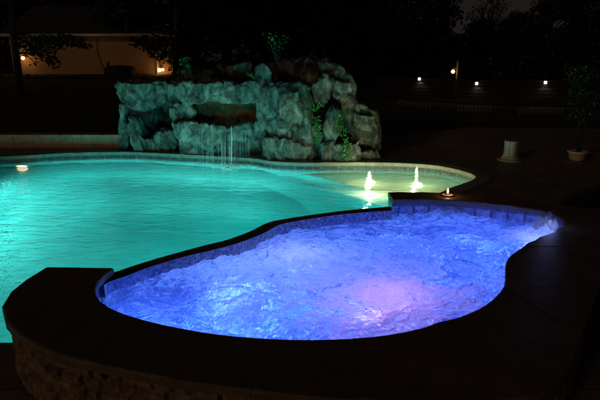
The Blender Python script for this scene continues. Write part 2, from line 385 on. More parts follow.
# coping stones round the pool (only the free edge)
def stones(name, A, B, z0, z1, mat_, parent=None, per=5, gap=.003, bev=.012):
    """A, B matched polylines: inner and outer; a stone every `per` steps"""
    bm = bmesh.new(); i = 0
    while i < len(A)-1:
        j = min(i+per, len(A)-1)
        a = [Vector((p.x, p.y, 0)) for p in A[i:j+1]]; b = [Vector((p.x, p.y, 0)) for p in B[i:j+1]]
        def trim(l):
            l = [p.copy() for p in l]; d0 = (l[1]-l[0]); d1 = (l[-2]-l[-1])
            if d0.length > gap*2: l[0] += d0.normalized()*gap/2
            if d1.length > gap*2: l[-1] += d1.normalized()*gap/2
            return l
        a, b = trim(a), trim(b); dz = R.uniform(-.0015, .0015)
        ring = a+b[::-1]; top = [bm.verts.new((p.x, p.y, z1+dz)) for p in ring]; bot = [bm.verts.new((p.x, p.y, z0)) for p in ring]
        n_ = len(ring); k = len(a)
        te = []
        for q in range(k-1):
            bm.faces.new((top[q], top[q+1], top[n_-2-q], top[n_-1-q])); bm.faces.new((bot[q+1], bot[q], bot[n_-1-q], bot[n_-2-q]))
        for q in range(n_):
            bm.faces.new((top[q], bot[q], bot[(q+1) % n_], top[(q+1) % n_]))
        for q in range(n_):
            if q in (k-1, n_-1): continue
            e = bm.edges.get((top[q], top[(q+1) % n_]))
            if e: te.append(e)
        bmesh.ops.bevel(bm, geom=te, offset=bev, segments=3, affect='EDGES', profile=.5)
        i = j
    return frombm(name, bm, mat_, parent)
def normals(P):
    out = []
    for i in range(len(P)):
        t = P[min(i+1, len(P)-1)]-P[max(i-1, 0)]; t.z = 0; t.normalize(); out.append(Vector((-t.y, t.x, 0)))
    return out
nf = normals(farc)                       # the far curve runs clockwise, so +normal points away from the water
A = [p-n_*.03 for p, n_ in zip(farc, nf)]; B = [p+n_*.20 for p, n_ in zip(farc, nf)]
def resample(P, step):
    out = [P[0].copy()]; acc = 0
    for a, b in zip(P, P[1:]):
        L = (b-a).length; t = 0
        while acc+(L-t) >= step:
            t += step-acc; acc = 0; out.append(a.lerp(b, min(1, t/L)))
        acc += L-t
    out.append(P[-1].copy()); return out
def arcres(A, B, step):
    n = max(2, int(sum((b-a).length for a, b in zip(A, A[1:]))/step)); 
    def rs(P):
        return P
    # matched parameters: cumulative length of A
    s = [0]
    for a, b in zip(A, A[1:]): s.append(s[-1]+(b-a).length)
    oa, ob = [], []
    for k in range(n+1):
        q = s[-1]*k/n; i = 0
        while i < len(s)-2 and s[i+1] < q: i += 1
        t = (q-s[i])/max(1e-9, s[i+1]-s[i]); t = min(1, max(0, t)); oa.append(A[i].lerp(A[i+1], t)); ob.append(B[i].lerp(B[i+1], t))
    return oa, ob
A2, B2 = arcres(A, B, .14)
cop = stones('pool_coping', A2, B2, .072, .135, M['coping'], per=4); tag(cop, kind='structure')
# ================================================================== SPA
spa = empty('raised_spa', (wz(300, 290, 0).x, wz(300, 290, 0).y, DK))
tag(spa, 'raised freeform spa of dark stone coping with bubbling blue water, in the foreground', 'spa')
P1, P2 = arcres(ringI, ringO, .10)
stones('coping', P1, P2, .472, ZT, M['ringcoping'], spa, per=4, bev=.018, gap=.002)
wall('inner_wall', wallI[:98], -.56, .47, M['mosaic'], spa)
wall('back_wall', wallI[97:], -.56, .47, M['bigtile'], spa)
# mortar bed under the stones
bed = []
vs, fs = [], []
for i, (a, b) in enumerate(zip(wallI, wallO)):
    vs += [(a.x, a.y, .47), (b.x, b.y, .47)]
    if i: fs.append((2*i-2, 2*i, 2*i+1, 2*i-1))
pyd('mortar_bed', vs, fs, M['mortar'], spa)
# split-face outer wall with real relief
def relief_wall(name, path, z0, z1, mat_, parent, rows, L0=.16):
    P = resample([Vector((p.x, p.y, 0)) for p in path], .012); nn = normals(P); rh = (z1-z0)/rows
    nz = int((z1-z0)/.012); vs, fs, uv = [], [], []; s = 0; rr = random.Random(12)
    offs = [rr.random() for _ in range(rows)]; lens = [[rr.uniform(.6, 1.7)*L0 for _ in range(200)] for _ in range(rows)]
    cums = []
    for r_ in range(rows):
        c = [-offs[r_]*.2]
        for x in lens[r_]: c.append(c[-1]+x)
        cums.append(c)
    hs = [[rr.uniform(0, .022) for _ in range(201)] for _ in range(rows)]
    import bisect
    for i, p in enumerate(P):
        if i: s += (P[i]-P[i-1]).length
        for k in range(nz+1):
            z = z0+(z1-z0)*k/nz; r_ = min(rows-1, int((z-z0)/rh)); fz = ((z-z0)/rh) % 1
            j = bisect.bisect(cums[r_], s)-1; a, b = cums[r_][j], cums[r_][j+1]
            e = min((s-a), (b-s), fz*rh, (1-fz)*rh); d = hs[r_][j]*min(1, e/.012)-(.012 if e < .006 else 0)
            d += noise.fractal((p*26+Vector((0, 0, z*26))), .9, 2.1, 4)*.010
            q = p+nn[i]*d; vs.append((q.x, q.y, z)); uv.append((s, z))
        if i:
            for k in range(nz): a = (i-1)*(nz+1)+k; b = i*(nz+1)+k; fs.append((a, b, b+1, a+1))
    return pyd(name, vs, fs, mat_, parent, False, uv)
iN = len(ln)-2
fw = wallO[iN:84]
nrm_test = normals([Vector((p.x, p.y, 0)) for p in fw])[3]
sgn = 1 if (nrm_test.y < 0) else -1
relief_wall('stone_wall', fw if sgn == 1 else fw[::-1], DK-.06, .468, M['ledgestone'], spa, 7, .10)
wall('outer_wall', [wallI[0]]+wallO[:iN+1], -1.36, .47, M['pooltile'], spa)
wall('side_wall', wallO[83:]+[wallI[-1]], -1.36, .47, M['bigtile'], spa)
# spillway wall between spa and pool
vs, fs = [], []
DI, DO = arcres(damI, [damO[min(len(damO)-1, round(i*(len(damO)-1)/(len(damI)-1)))] for i in range(len(damI))], .05)
for i, (a, b) in enumerate(zip(DI, DO)):
    vs += [(a.x, a.y, ZD), (b.x, b.y, ZD)]
    if i: fs.append((2*i-2, 2*i, 2*i+1, 2*i-1))
pyd('spillway_top', vs, fs, M['ringcoping'], spa)
wall('spillway_face', [p+Vector((0, -.0, 0)) for p in damI], -.56, ZD-.001, M['mosaic'], spa)
wall('spillway_back', damO, -1.36, ZD-.001, M['pooltile'], spa)
fl = flat('spa_floor', [spa_poly], -.55, M['spaplaster'], spa)
# water
c1 = wz(400, 292, ZS); c2 = wz(272, 253, ZS); s1 = wz(546, 231, .44); s2 = wz(452, 213, ZS)
def g(X, Y, c, r, rx=1): return np.exp(-(((X-c.x)/rx)**2+(Y-c.y)**2)/(r*r))
def edge_dist(X, Y):
    d = np.full(X.shape, 9.)
    pts = spa_poly[::3]
    for p in pts: d = np.minimum(d, (X-p.x)**2+(Y-p.y)**2)
    return np.sqrt(d)
def spah(X, Y):
    wx = fbm(X*1.6, Y*1.6, 3, 21)*.35; wy_ = fbm(X*1.6+5, Y*1.6+9, 3, 31)*.35
    a = fbm((X+wx)*2.6, (Y+wy_)*3.6, 6, 41, .55)
    r = 1-np.abs(fbm((X+wx)*4.2, (Y+wy_)*6.5, 5, 61, .58))
    act = .7+.3*g(X, Y, c1, .8, 1.4)+.5*g(X, Y, c2, .7, 1.5)
    z = ZS+(.012*a+.018*(r-.65))*act+.006*fbm(X*24, Y*34, 4, 77, .62)*act
    z += .07*g(X, Y, s1, .26)+.075*g(X, Y, s1, .13)*(1+1.0*fbm(X*22, Y*22, 4, 91, .7))+.05*g(X, Y, s2, .10, 1.6)*(1+fbm(X*22, Y*22, 3, 95))
    z += .012*g(X, Y, c2, .6, 1.5)
    return np.clip(z, ZS-.035, .62)
def spaf(X, Y, Z):
    f = np.clip((Z-ZS)/.05, -.35, 1)*.55+.55*g(X, Y, c1, .55, 1.5)+.60*g(X, Y, c2, .55, 1.9)+.45*g(X, Y, s1, .25)+.3*g(X, Y, s2, .25, 2)+.15*fbm(X*2, Y*3, 4, 120)
    return f+.05
sw = water_grid('spa_water', spa_poly, .0125, spah, M['spawater'], spaf); tag(sw, kind='structure')
# jet spray
def spray(name, cs, n, h, r, label, seed, cat='splash'):
    rr = random.Random(seed); bm = bmesh.new()
    for k in range(n):
        a = rr.uniform(0, 6.28); q = rr.random()**.7*r; hh = h*(1-q/r*.75)*rr.uniform(.25, 1)
        b = Vector((cs.x+q*math.cos(a)*1.3, cs.y+q*math.sin(a), cs.z-.02)); ln_ = Vector((math.cos(a)*.25*rr.random(), math.sin(a)*.2, 1)).normalized()
        w0 = rr.uniform(.003, .007)
        pts = [b+ln_*hh*t+Vector((rr.uniform(-1, 1), rr.uniform(-1, 1), 0))*.012*t for t in (0, .35, .7, 1)]
        tube(bm, pts, [w0, w0*.9, w0*.55, w0*.2], 5)
    for k in range(n//40):
        a = rr.uniform(0, 6.28); q = rr.random()*r*.9; p = Vector((cs.x+q*math.cos(a), cs.y+q*math.sin(a), cs.z+rr.random()**1.5*h*1.15))
        from mathutils import Matrix
        s_ = rr.uniform(.0015, .0045); bmesh.ops.create_icosphere(bm, subdivisions=1, radius=s_, matrix=Matrix.Translation(p))
    o = frombm(name, bm, M['spray'], None, True); tag(o, label, cat, kind='stuff')
    return o
spray('jet_splash', wz(547, 230, .44), 260, .19, .10, 'tall pale violet splash thrown up in the back right corner of the spa', 1)
spray('jet_splash', wz(450, 213, ZS), 140, .10, .22, 'low pale blue splash against the tiled back wall of the spa', 2)
# spa lights
def light(name, kind, loc, e, col, rad=.08, **kw):
    L = bpy.data.lights.new(name, kind); L.energy = e; L.color = col
    if kind in ('POINT', 'SPOT'): L.shadow_soft_size = rad
    for k, v in kw.items(): setattr(L, k, v)
    o = bpy.data.objects.new(name, L); C.objects.link(o); o.location = loc; return o
def aim(o, target): o.rotation_euler = (Vector(target)-Vector(o.location)).to_track_quat('-Z', 'Y').to_euler()
for i, (p, e, col) in enumerate([((150, 295), 24, (0.057, 0.189, 1)), ((240, 262), 30, (0.112, 0.283, 1)), ((225, 312), 18, (0.062, 0.201, 1)), ((330, 240), 26, (0.072, 0.224, 1)),
                     ((300, 318), 14, (0.072, 0.201, 1)), ((400, 222), 26, (0.092, 0.201, 1)), ((470, 222), 26, (0.082, 0.177, 1)), ((530, 224), 26, (0.092, 0.212, 1)), ((450, 270), 20, (0.082, 0.189, 1)),
                     ((345, 280), 18, (0.142, 0.236, 1))]):
    q = wz(*p, ZS); light('spa_lamp', 'POINT', (q.x, q.y, -.20), e*.52, col, .12)
q = wz(398, 290, ZS); light('spa_lamp', 'POINT', (q.x, q.y, .10), 3.0, (1, .37, .56), .12)
q = wz(365, 300, ZS); light('spa_lamp', 'POINT', (q.x, q.y, .10), 1.5, (1, .40, .75), .10)
q = wz(540, 234, .44); light('spa_lamp', 'POINT', (q.x, q.y, .28), 3, (.25, .34, 1), .06)  # added under the mound to brighten the splash
q = wz(548, 230, .44); light('spa_lamp', 'POINT', (q.x-.04, q.y-.10, .55), .75, (.30, .38, 1), .05)  # added above the water, inside the spray, to light its drops
q = wz(300, 252, ZS); light('spa_lamp', 'POINT', (q.x, q.y, .16), 2.2, (.55, .60, 1), .12)
q = wz(240, 258, ZS); light('spa_lamp', 'POINT', (q.x, q.y, .0), 2.2, (.45, .55, 1), .12)
# ================================================================== POOL LIGHTS
TEAL = (.04, .95, .89)
def pl(px, py, e, z=-.6, tilt=.25, yaw=0, size=.5, col=TEAL):
    q = wz(px, py, 0); o = light('pool_lamp', 'AREA', (q.x, q.y, z), e, col, shape='DISK', size=size)
    o.rotation_euler = Vector((math.sin(yaw), math.cos(yaw), tilt)).to_track_quat('-Z', 'Y').to_euler(); return o
# lights of the pool, in the near wall and under the spillway, shining away from the house towards the rocks
for k_, e_, yw in ((3, 75, .1), (12, 74, 0), (22, 72, -.1), (32, 60, -.2), (41, 42, -.3)):
    q = damO[k_]; o = pl(100, 250, e_, -.5, -.12, yw); o.location = (q.x, q.y+.12, -.5)
for x_, y_, e_, yw in ((-1.9, 3.9, 12, -.3), (-3.2, 3.3, 8, -.1), (-5.5, 3.3, 14, .1), (-8, 4.5, 45, .8)):
    o = pl(100, 250, e_, -.5, -.12, yw); o.location = (x_, y_, -.5)
pl(-34, 186, 120, -.32, -.25, 1.5, col=(.2, 1, .93)); pl(190, 180, 26, -.3, .7, size=.3, col=(.22, 1, .90)); pl(240, 184, 30, -.3, .7, size=.3, col=(.22, 1, .90)); pl(290, 186, 6, -.3, .7, size=.3, col=(.22, 1, .90)); pl(140, 178, 20, -.3, .7, size=.3, col=(.22, 1, .90)); pl(60, 176, 12, -.3, .5)  # the small lamps hang free in open water, added to light the rocks
# fixture on the far wall
def pool_fixture(px, py):
    q = wz(px, py, 0); e = empty('pool_light', (q.x, q.y, -.16)); bm = bmesh.new()
    from mathutils import Matrix
    bmesh.ops.create_uvsphere(bm, u_segments=24, v_segments=12, radius=.10, matrix=Matrix.Translation((q.x, q.y, -.065)) @ Matrix.Diagonal((1, .35, .5, 1)))
    frombm('lens', bm, emis('lens_glow', (1, .72, .42), 4), e, True)
    bm = bmesh.new(); pts = [(q.x+.13*math.cos(a), q.y+.01, -.075+.07*math.sin(a)) for a in [k*math.pi/12 for k in range(25)]]
    tube(bm, pts, .012, 8, False); frombm('ring', bm, M['trim'], e, True)
    return e
tag(pool_fixture(22, 165.2), 'round glowing underwater light in the far pool wall at left', 'pool light')
# ================================================================== BUBBLERS
def bubbler(px, py, h, label):
    q = wz(px, py, 0); e = empty('bubbler_fountain', (q.x, q.y, -.24)); bm = bmesh.new(); rr = random.Random(int(px))
    n_ = 14; pts = [(q.x+rr.uniform(-.006, .006), q.y+rr.uniform(-.006, .006), -.02+h*k/n_) for k in range(n_+1)]
    rad = [.015*(1-.4*k/n_)*rr.uniform(.7, 1.15)*(1 if k else 1.8) for k in range(n_+1)]; rad[-1] *= .5
    tube(bm, pts, rad, 10)
    from mathutils import Matrix
    for k in range(50):
        a = rr.uniform(0, 6.28); t = rr.random(); r_ = .015+.04*(1-t)*rr.random(); s_ = rr.uniform(.003, .008)
        bmesh.ops.create_icosphere(bm, subdivisions=1, radius=s_, matrix=Matrix.Translation((q.x+r_*math.cos(a), q.y+r_*math.sin(a), h*t*1.03)))
    for k in range(60):
        a = rr.uniform(0, 6.28); r_ = .02+.08*rr.random(); s_ = rr.uniform(.003, .008)
        bmesh.ops.create_icosphere(bm, subdivisions=1, radius=s_, matrix=Matrix.Translation((q.x+r_*math.cos(a), q.y+r_*math.sin(a), .0)) @ Matrix.Diagonal((1, 1, .5, 1)))
    frombm('jet', bm, M['spray'], e, True)
    bm = bmesh.new(); lathe(bm, (q.x, q.y, -.24), [(.06, 0), (.06, .015), (.03, .02)]); frombm('nozzle', bm, emis('led', (1, .8, .45), 20), e)
    light('bubbler_lamp', 'POINT', (q.x+.05, q.y+.05, -.12), 30, (.85, 1, .50), .06)
    light('bubbler_lamp', 'POINT', (q.x+.0, q.y+.08, h*.55), 19, (.85, 1, .55), .03)  # added above the water to light the shelf more evenly
    tag(e, label, 'fountain', 'bubbler jets on the tanning shelf'); return e
bubbler(369, 181, .15, 'short glowing water jet on the shallow shelf, nearer the rocks')
bubbler(416, 183, .27, 'tall thin glowing water jet on the shallow shelf, nearer the tip')
# ================================================================== GROUND
hole = [p for p in pool_poly]
ZG = DK
outer = [(-400, -60), (400, -60), (400, 600), (-400, 600)]
# union outline of pool and spa
u = [Vector((p.x, p.y, 0))+n_*.10 for p, n_ in zip(farc, nf)]
ro = [Vector((p.x, p.y, 0)) for p in wallO]
ri = next(i for i, p in enumerate(ro) if i > 90 and p.x < u[-1].x+.05)
rev = [p for p in reversed(ro[iN:ri+1])]
hole = u+rev+[Vector((-10.2, NY-.05, 0))]
tag(flat('ground', [outer, hole], ZG-.004, M['ground']), kind='structure')
dk = [(-14, -3), (12, -3), (12, 13.0), (4.5, 13.8), (1.0, 11.5), (-14, 10.55)]
tag(flat('deck', [dk, hole], ZG, M['deck']), kind='structure')
# pool-side edge of the near deck
tag(wall('deck_edge', [(-10.2, NY-.05, 0), (ln[-1].x, NY-.0, 0)], -.02, ZG, M['coping']), kind='structure')
# rising lawn behind the retaining wall
xs = np.linspace(-60, 60, 61); ys = np.concatenate([[10.9, 11.2], np.linspace(12, 60, 40)])
vs, fs = [], []
for j, y in enumerate(ys):
    for i, x in enumerate(xs):
        h = .36 + max(0, min(1, (y-11)/13))*.86; side = max(0, min(1, (-1.2-x)/2.5+.0)); side = side*side*(3-2*side)
        z = ZG-.03+(h-ZG)*side+.03*side*float(vn(np.array(x*.7), np.array(y*.7), 4))
        vs.append((x, y, z))
for j in range(len(ys)-1):
    for i in range(len(xs)-1): a = j*61+i; fs.append((a, a+1, a+62, a+61))
tag(pyd('lawn_slope', vs, fs, M['ground'], None, True), kind='structure')
# retaining wall
rw = empty('retaining_wall', (-7, 10.75, DK)); bm = bmesh.new(); box(bm, (-8.1, 10.62, .215), (9.2, .28, .25)); frombm('wall_body', bm, M['retain'], rw)
bm = bmesh.new(); x = -12.7
while x < -3.6:
    w = R.uniform(.38, .44); box(bm, (x+w/2, 10.61, .365), (w-.008, .33, .05), bev=.008); x += w
frombm('cap', bm, M['retain'], rw); tag(rw, 'low reddish brown retaining wall behind the far left pool edge', 'wall')
# mulch bed at the right
mb = []
bedp = catmull([wz(*p, DK) for p in [(556, 202), (572, 192), (600, 187), (640, 187), (660, 200), (640, 211), (600, 209), (575, 207)]], 5, True)
bm = bmesh.new(); ctr = sum((p for p in bedp), Vector())/len(bedp); prev = None
for s_, h_ in ((1, .0), (.96, .035), (.8, .06), (.5, .085), (.02, .095)):
    ring = [bm.verts.new((ctr.x+(p.x-ctr.x)*s_, ctr.y+(p.y-ctr.y)*s_, DK+.002+h_+R.uniform(0, .012)*(h_ > 0))) for p in bedp]
    if prev:
        for k in range(len(ring)): bm.faces.new((prev[k], prev[(k+1) % len(ring)], ring[(k+1) % len(ring)], ring[k]))
    prev = ring
bm.faces.new(prev); tag(frombm('mulch_bed', bm, M['mulch'], None, True), kind='structure')
# ================================================================== ROCKS
def rock(name, polys, parent, seed=0, amp=1.0, vox=.022, m='rock'):
    bm = bmesh.new()
    for (pts, Y, dep) in polys:
        P = [wy(a, b, Y) for a, b in pts]; P = [Vector((p.x, p.y, max(p.z, DK-.06))) for p in P]
        c = sum(P, Vector())/len(P)
        fr_ = [bm.verts.new(c+(p-c)*.93+Vector((0, 0, 0))) for p in P]; md = [bm.verts.new(p+Vector((0, dep*.2, 0))) for p in P]
        bk = [bm.verts.new(c+(p-c)*.96+Vector((0, dep, 0))) for p in P]; n_ = len(P)
        bm.faces.new(fr_); bm.faces.new(bk[::-1])
        for k in range(n_):
            q = (k+1) % n_; bm.faces.new((fr_[k], md[k], md[q], fr_[q])); bm.faces.new((md[k], bk[k], bk[q], md[q]))
    bmesh.ops.recalc_face_normals(bm, faces=bm.faces)
    me = bpy.data.meshes.new('tmp'); bm.to_mesh(me); bm.free()
    t = bpy.data.objects.new('tmp', me); C.objects.link(t)
    rm = t.modifiers.new('r', 'REMESH'); rm.mode = 'VOXEL'; rm.voxel_size = vox
    sm = t.modifiers.new('s', 'SMOOTH'); sm.factor = .6; sm.iterations = 5
    dg = bpy.context.evaluated_depsgraph_get(); ev = t.evaluated_get(dg); m2 = bpy.data.meshes.new_from_object(ev)
    bpy.data.objects.remove(t)
    k = len(m2.vertices); cs = [v.co.copy() for v in m2.vertices]; ns = [v.normal.copy() for v in m2.vertices]
    so = Vector((seed*3.1, seed*1.7, seed*.9)); out = []
    for c_, n_ in zip(cs, ns):
        p = Vector((c_.x*.9+c_.z*.35, c_.y, c_.z*.75-c_.x*.25))+so
        wv = Vector((noise.noise(p*2.2), noise.noise(p*2.2+Vector((9, 3, 1))), noise.noise(p*2.2+Vector((4, 7, 5)))))*.16
        q = p+wv
        d = noise.noise(q*1.9)*.07
        vd = noise.voronoi(Vector((q.x*3.0, q.y*3.0, q.z*1.8)))[0]; cr = vd[1]-vd[0]
        d -= max(0, .16-cr)*.36
        d += (abs(noise.noise(q*5.5))-.25)*-.075
        vd2 = noise.voronoi(Vector((q.x*9, q.y*9, q.z*5)))[0]; d -= max(0, .14-(vd2[1]-vd2[0]))*.10
        d += noise.fractal(q*12, .7, 2.1, 4)*.013
        out.append(c_+n_*d*amp)
    m2.vertices.foreach_set('co', [x for v in out for x in v]); m2.update(); m2.materials.clear()
    return link(name, m2, M[m], parent, True)
rf_ = empty('rock_waterfall', (wy(250, 160, 9.6).x, 9.6, DK))
tag(rf_, 'large artificial rock waterfall with cave and ledge behind the pool', 'rock waterfall')
rock('cave_roof', [([(112, 84), (118, 80), (140, 82), (165, 80), (178, 84), (180, 100), (168, 102), (160, 103), (150, 110), (138, 112), (124, 108), (115, 99)], 9.95, .9)], rf_, 1)
rock('cave_post', [([(118, 104), (126, 104), (127, 130), (128, 160), (119, 160), (118, 130)], 10.15, .28)], rf_, 2, .6, .02)
rock('boulder', [([(127, 116), (133, 117), (136, 130), (143, 139), (150, 138), (158, 131), (174, 131), (178, 145), (178, 170), (142, 170), (132, 152), (127, 135)], 9.98, .5)], rf_, 3)
rock('cave_back', [([(126, 100), (185, 98), (185, 165), (130, 165)], 10.75, .3)], rf_, 4)
rock('boulder', [([(167, 108), (176, 102), (188, 104), (194, 112), (190, 122), (180, 126), (170, 123)], 9.62, .7), ([(174, 88), (181, 80), (192, 82), (194, 100), (186, 105), (176, 99)], 9.5, .7)], rf_, 5)
rock('upper_ledge', [([(186, 82), (205, 80), (225, 81), (262, 82), (268, 95), (262, 102), (240, 103), (215, 102), (198, 106), (186, 103)], 9.48, .8),
                     ([(205, 82), (232, 80), (236, 98), (210, 99)], 9.38, .7)], rf_, 6)
rock('recess', [([(182, 98), (262, 97), (262, 128), (182, 128)], 10.0, .4)], rf_, 7, .6, m='warmlit_rock')
rock('basin_ledge', [([(170, 124), (188, 121), (210, 125), (232, 125), (254, 123), (262, 119), (266, 128), (262, 143), (240, 144), (215, 145), (190, 144), (175, 139)], 9.42, .8),
                     ([(176, 138), (264, 138), (272, 172), (186, 170), (180, 160)], 9.62, .6)], rf_, 8)
rock('center_mass', [([(258, 92), (266, 84), (282, 84), (300, 80), (312, 85), (314, 100), (312, 120), (326, 135), (322, 175), (262, 175), (262, 140), (256, 118), (254, 100)], 9.22, .8),
                     ([(276, 92), (300, 88), (306, 118), (296, 135), (276, 130)], 9.08, .5), ([(262, 135), (290, 138), (312, 148), (312, 175), (264, 175)], 9.06, .5)], rf_, 9)
rock('boulder', [([(252, 82), (254, 68), (262, 61), (270, 67), (274, 82), (264, 92)], 9.5, .4)], rf_, 10, .8)
rock('back_boulder', [([(262, 66), (276, 62), (292, 60), (312, 57), (330, 58), (334, 82), (266, 84)], 10.3, .5), ([(214, 64), (225, 66), (250, 63), (256, 74), (240, 77), (222, 77)], 10.1, .5)], rf_, 11)
rock('back_boulder', [([(176, 70), (196, 67), (214, 70), (220, 84), (176, 84)], 10.2, .5)], rf_, 17)
rock('boulder', [([(312, 86), (320, 78), (327, 73), (332, 84), (331, 98), (323, 108), (315, 102)], 9.2, .5)], rf_, 12, .8)
rock('boulder', [([(326, 114), (334, 104), (341, 111), (344, 128), (337, 142), (328, 147), (322, 132)], 9.1, .4)], rf_, 13, .8)
rock('boulder', [([(320, 144), (334, 143), (346, 147), (361, 140), (363, 152), (359, 172), (320, 174)], 9.02, .5)], rf_, 14)
rock('boulder', [([(360, 153), (377, 151), (382, 160), (381, 170), (360, 170)], 9.2, .4)], rf_, 15, .8)
rock('stepped_rock', [([(318, 60), (328, 58), (342, 66), (353, 76), (358, 88), (356, 99), (366, 106), (377, 113), (382, 126), (383, 152), (350, 152), (340, 110), (330, 90)], 9.65, .7),
                      ([(330, 78), (352, 84), (352, 98), (334, 100)], 9.5, .4), ([(352, 112), (376, 116), (380, 132), (356, 132)], 9.5, .4)], rf_, 16)
# falling water
bm = bmesh.new(); rr = random.Random(5)
def strand(x, y0, y1, w, Y0, Y1):
    pts = []
    for k in range(11):
        t = k/10; p = wy(x+rr.uniform(-.3, .3), y0+(y1-y0)*t, Y0+(Y1-Y0)*t); pts.append(p)
    pts[-1].z = 0.0
    tube(bm, pts, [w*rr.uniform(.5, 1.2) for _ in pts], 5)
for k in range(38):
    x = rr.choice([210, 222, 227, 232, 236, 241])+rr.gauss(0, 2.2); strand(x, 143+rr.uniform(-1, 4), 163, rr.uniform(.0007, .0022), 9.40, 9.36)
for k in range(5): strand(231.5+rr.uniform(-.8, .8), 126, 163, .0028, 9.36, 9.28)
for k in range(14):
    x = rr.uniform(196, 252); strand(x, 125+rr.uniform(0, 10), 128+rr.uniform(8, 16), rr.uniform(.001, .002), 9.37, 9.36)
for k in range(150):
    p = wz(232+rr.gauss(0, 9), 166.5+rr.gauss(0, 1.2), 0); from mathutils import Matrix
    bmesh.ops.create_icosphere(bm, subdivisions=1, radius=rr.uniform(.006, .022), matrix=Matrix.Translation((p.x, p.y, .004)) @ Matrix.Diagonal((1.6, 1, .45, 1)))
tag(frombm('falling_water', bm, M['spray'], rf_, True), kind='stuff')
# ================================================================== PLANTS ON THE ROCKS
def blade_plant(name, c, n, L, w, seed, mat_, parent=None, droop=.6, up=1.0, spread=1.0):
    rr = random.Random(seed); vs, fs = [], []
    for k in range(n):
        a = rr.uniform(0, 6.283); el = rr.uniform(.25, 1.4)*up; l_ = L*rr.uniform(.6, 1.1); p = Vector(c); d = Vector((math.cos(a)*spread, math.sin(a)*spread, el)).normalized()
        sd = Vector((-math.sin(a), math.cos(a), 0)); seg = 6; b0 = len(vs)
        for s_ in range(seg+1):
            ww = w*(1-(s_/seg)**2)*(.5+.5*min(1, s_/1.5)); vs += [tuple(p-sd*ww), tuple(p+Vector((0, 0, ww*.5))), tuple(p+sd*ww)]
            p = p+d*l_/seg; d = (d-Vector((0, 0, droop/seg))).normalized()
        for s_ in range(seg):
            i = b0+s_*3; fs += [(i, i+1, i+4, i+3), (i+1, i+2, i+5, i+4)]
    return pyd(name, vs, fs, mat_, parent)
def leafcloud(vs, fs, c, r, n, s, rr, flat_=.7):
    for k in range(n):
        while True:
            v = Vector((rr.uniform(-1, 1), rr.uniform(-1, 1), rr.uniform(-1, 1)))
            if v.length < 1: break
        p = Vector(c)+Vector((v.x*r[0], v.y*r[1], v.z*r[2])); a = Vector((rr.gauss(0, 1), rr.gauss(0, 1), rr.gauss(0, flat_))).normalized()
        b = a.cross(Vector((rr.gauss(0, 1), rr.gauss(0, 1), rr.gauss(0, 1)))).normalized(); q = s*rr.uniform(.6, 1.3); i = len(vs)
        vs += [tuple(p-a*q), tuple(p+b*q*.42), tuple(p+a*q), tuple(p-b*q*.42)]; fs.append((i, i+1, i+2, i+3))
def rplant(px, py, Y, n, L, w, seed, label, **kw):
    c = wy(px, py, Y); e = blade_plant('plant', c, n, L, w, seed, M['plant'], **kw); tag(e, label, 'plant'); return e
rplant(315, 112, 8.95, 46, .34, .014, 1, 'spiky green plant growing in a pocket of the lit rocks', droop=.7)
rplant(253, 78, 9.35, 40, .26, .009, 2, 'grassy green tuft at the top of the rock waterfall', droop=.4)
rplant(212, 78, 9.9, 30, .22, .010, 3, 'dim leafy clump on the ledge behind the waterfall top', droop=.3)
rplant(338, 126, 8.98, 26, .26, .010, 4, 'dark narrow leaved plant in the shadowed rock gap', droop=.9)
def vine(px, y0, y1, Y, n, wpx, seed, label):
    rr = random.Random(seed); vs, fs = [], []; bm = bmesh.new()
    for k in range(n):
        y = rr.uniform(y0, y1); leafcloud(vs, fs, wy(px+rr.gauss(0, wpx), y, Y-rr.random()*.06), (.02, .02, .02), 1, .028, rr)
    e = empty('vine', wy(px, y0, Y)); pyd('leaves', vs, fs, M['plant'], e)
    for k in range(3): tube(bm, [wy(px+(k-1)*wpx*.7+rr.uniform(-1, 1), y0+(y1-y0)*t, Y-.02) for t in (0, .3, .6, 1)], .003, 5)
    frombm('stem', bm, M['plant'], e); tag(e, label, 'vine')
vine(317, 117, 144, 9.02, 200, 2.2, 5, 'green vine trailing below the spiky plant on the rocks')
vine(346, 138, 160, 8.96, 160, 2.2, 6, 'green vine trailing over the lowest right boulder')
vine(341, 112, 136, 9.02, 120, 2.5, 7, 'thin vine hanging in the dark gap right of the upright rock')
def shrub(name, px, ybase, ytop, Y, wpx, n, ls, seed, label, cat, lm='plant', wood=True, sparse=1):
    rr = random.Random(seed); b = wy(px, ybase, Y); t = wy(px, ytop, Y); h = t.z-b.z; wm = wpx/F*Y*.5; e = empty(name, b); bm = bmesh.new(); vs, fs = [], []
    for k in range(9):
        a = rr.uniform(0, 6.28); q = Vector((math.cos(a)*wm*rr.uniform(.3, 1), math.sin(a)*wm*rr.uniform(.3, 1), h*rr.uniform(.45, 1)))
        tube(bm, [b, b+q*.5+Vector((0, 0, h*.08)), b+q], [.012, .007, .003], 5)
        leafcloud(vs, fs, b+q, (wm*.4, wm*.4, h*.16), n//9, ls, rr)
    frombm('stem', bm, M['bark'], e); pyd('leaves', vs, fs, M[lm], e); tag(e, label, cat); return e
shrub('shrub', 277, 66, 27, 9.9, 26, 190, .022, 21, 'small loose shrub rising above the top of the rock waterfall', 'shrub')
shrub('shrub', 187, 74, 58, 10.1, 12, 260, .022, 22, 'small dim shrub at the left top of the rock waterfall', 'shrub')
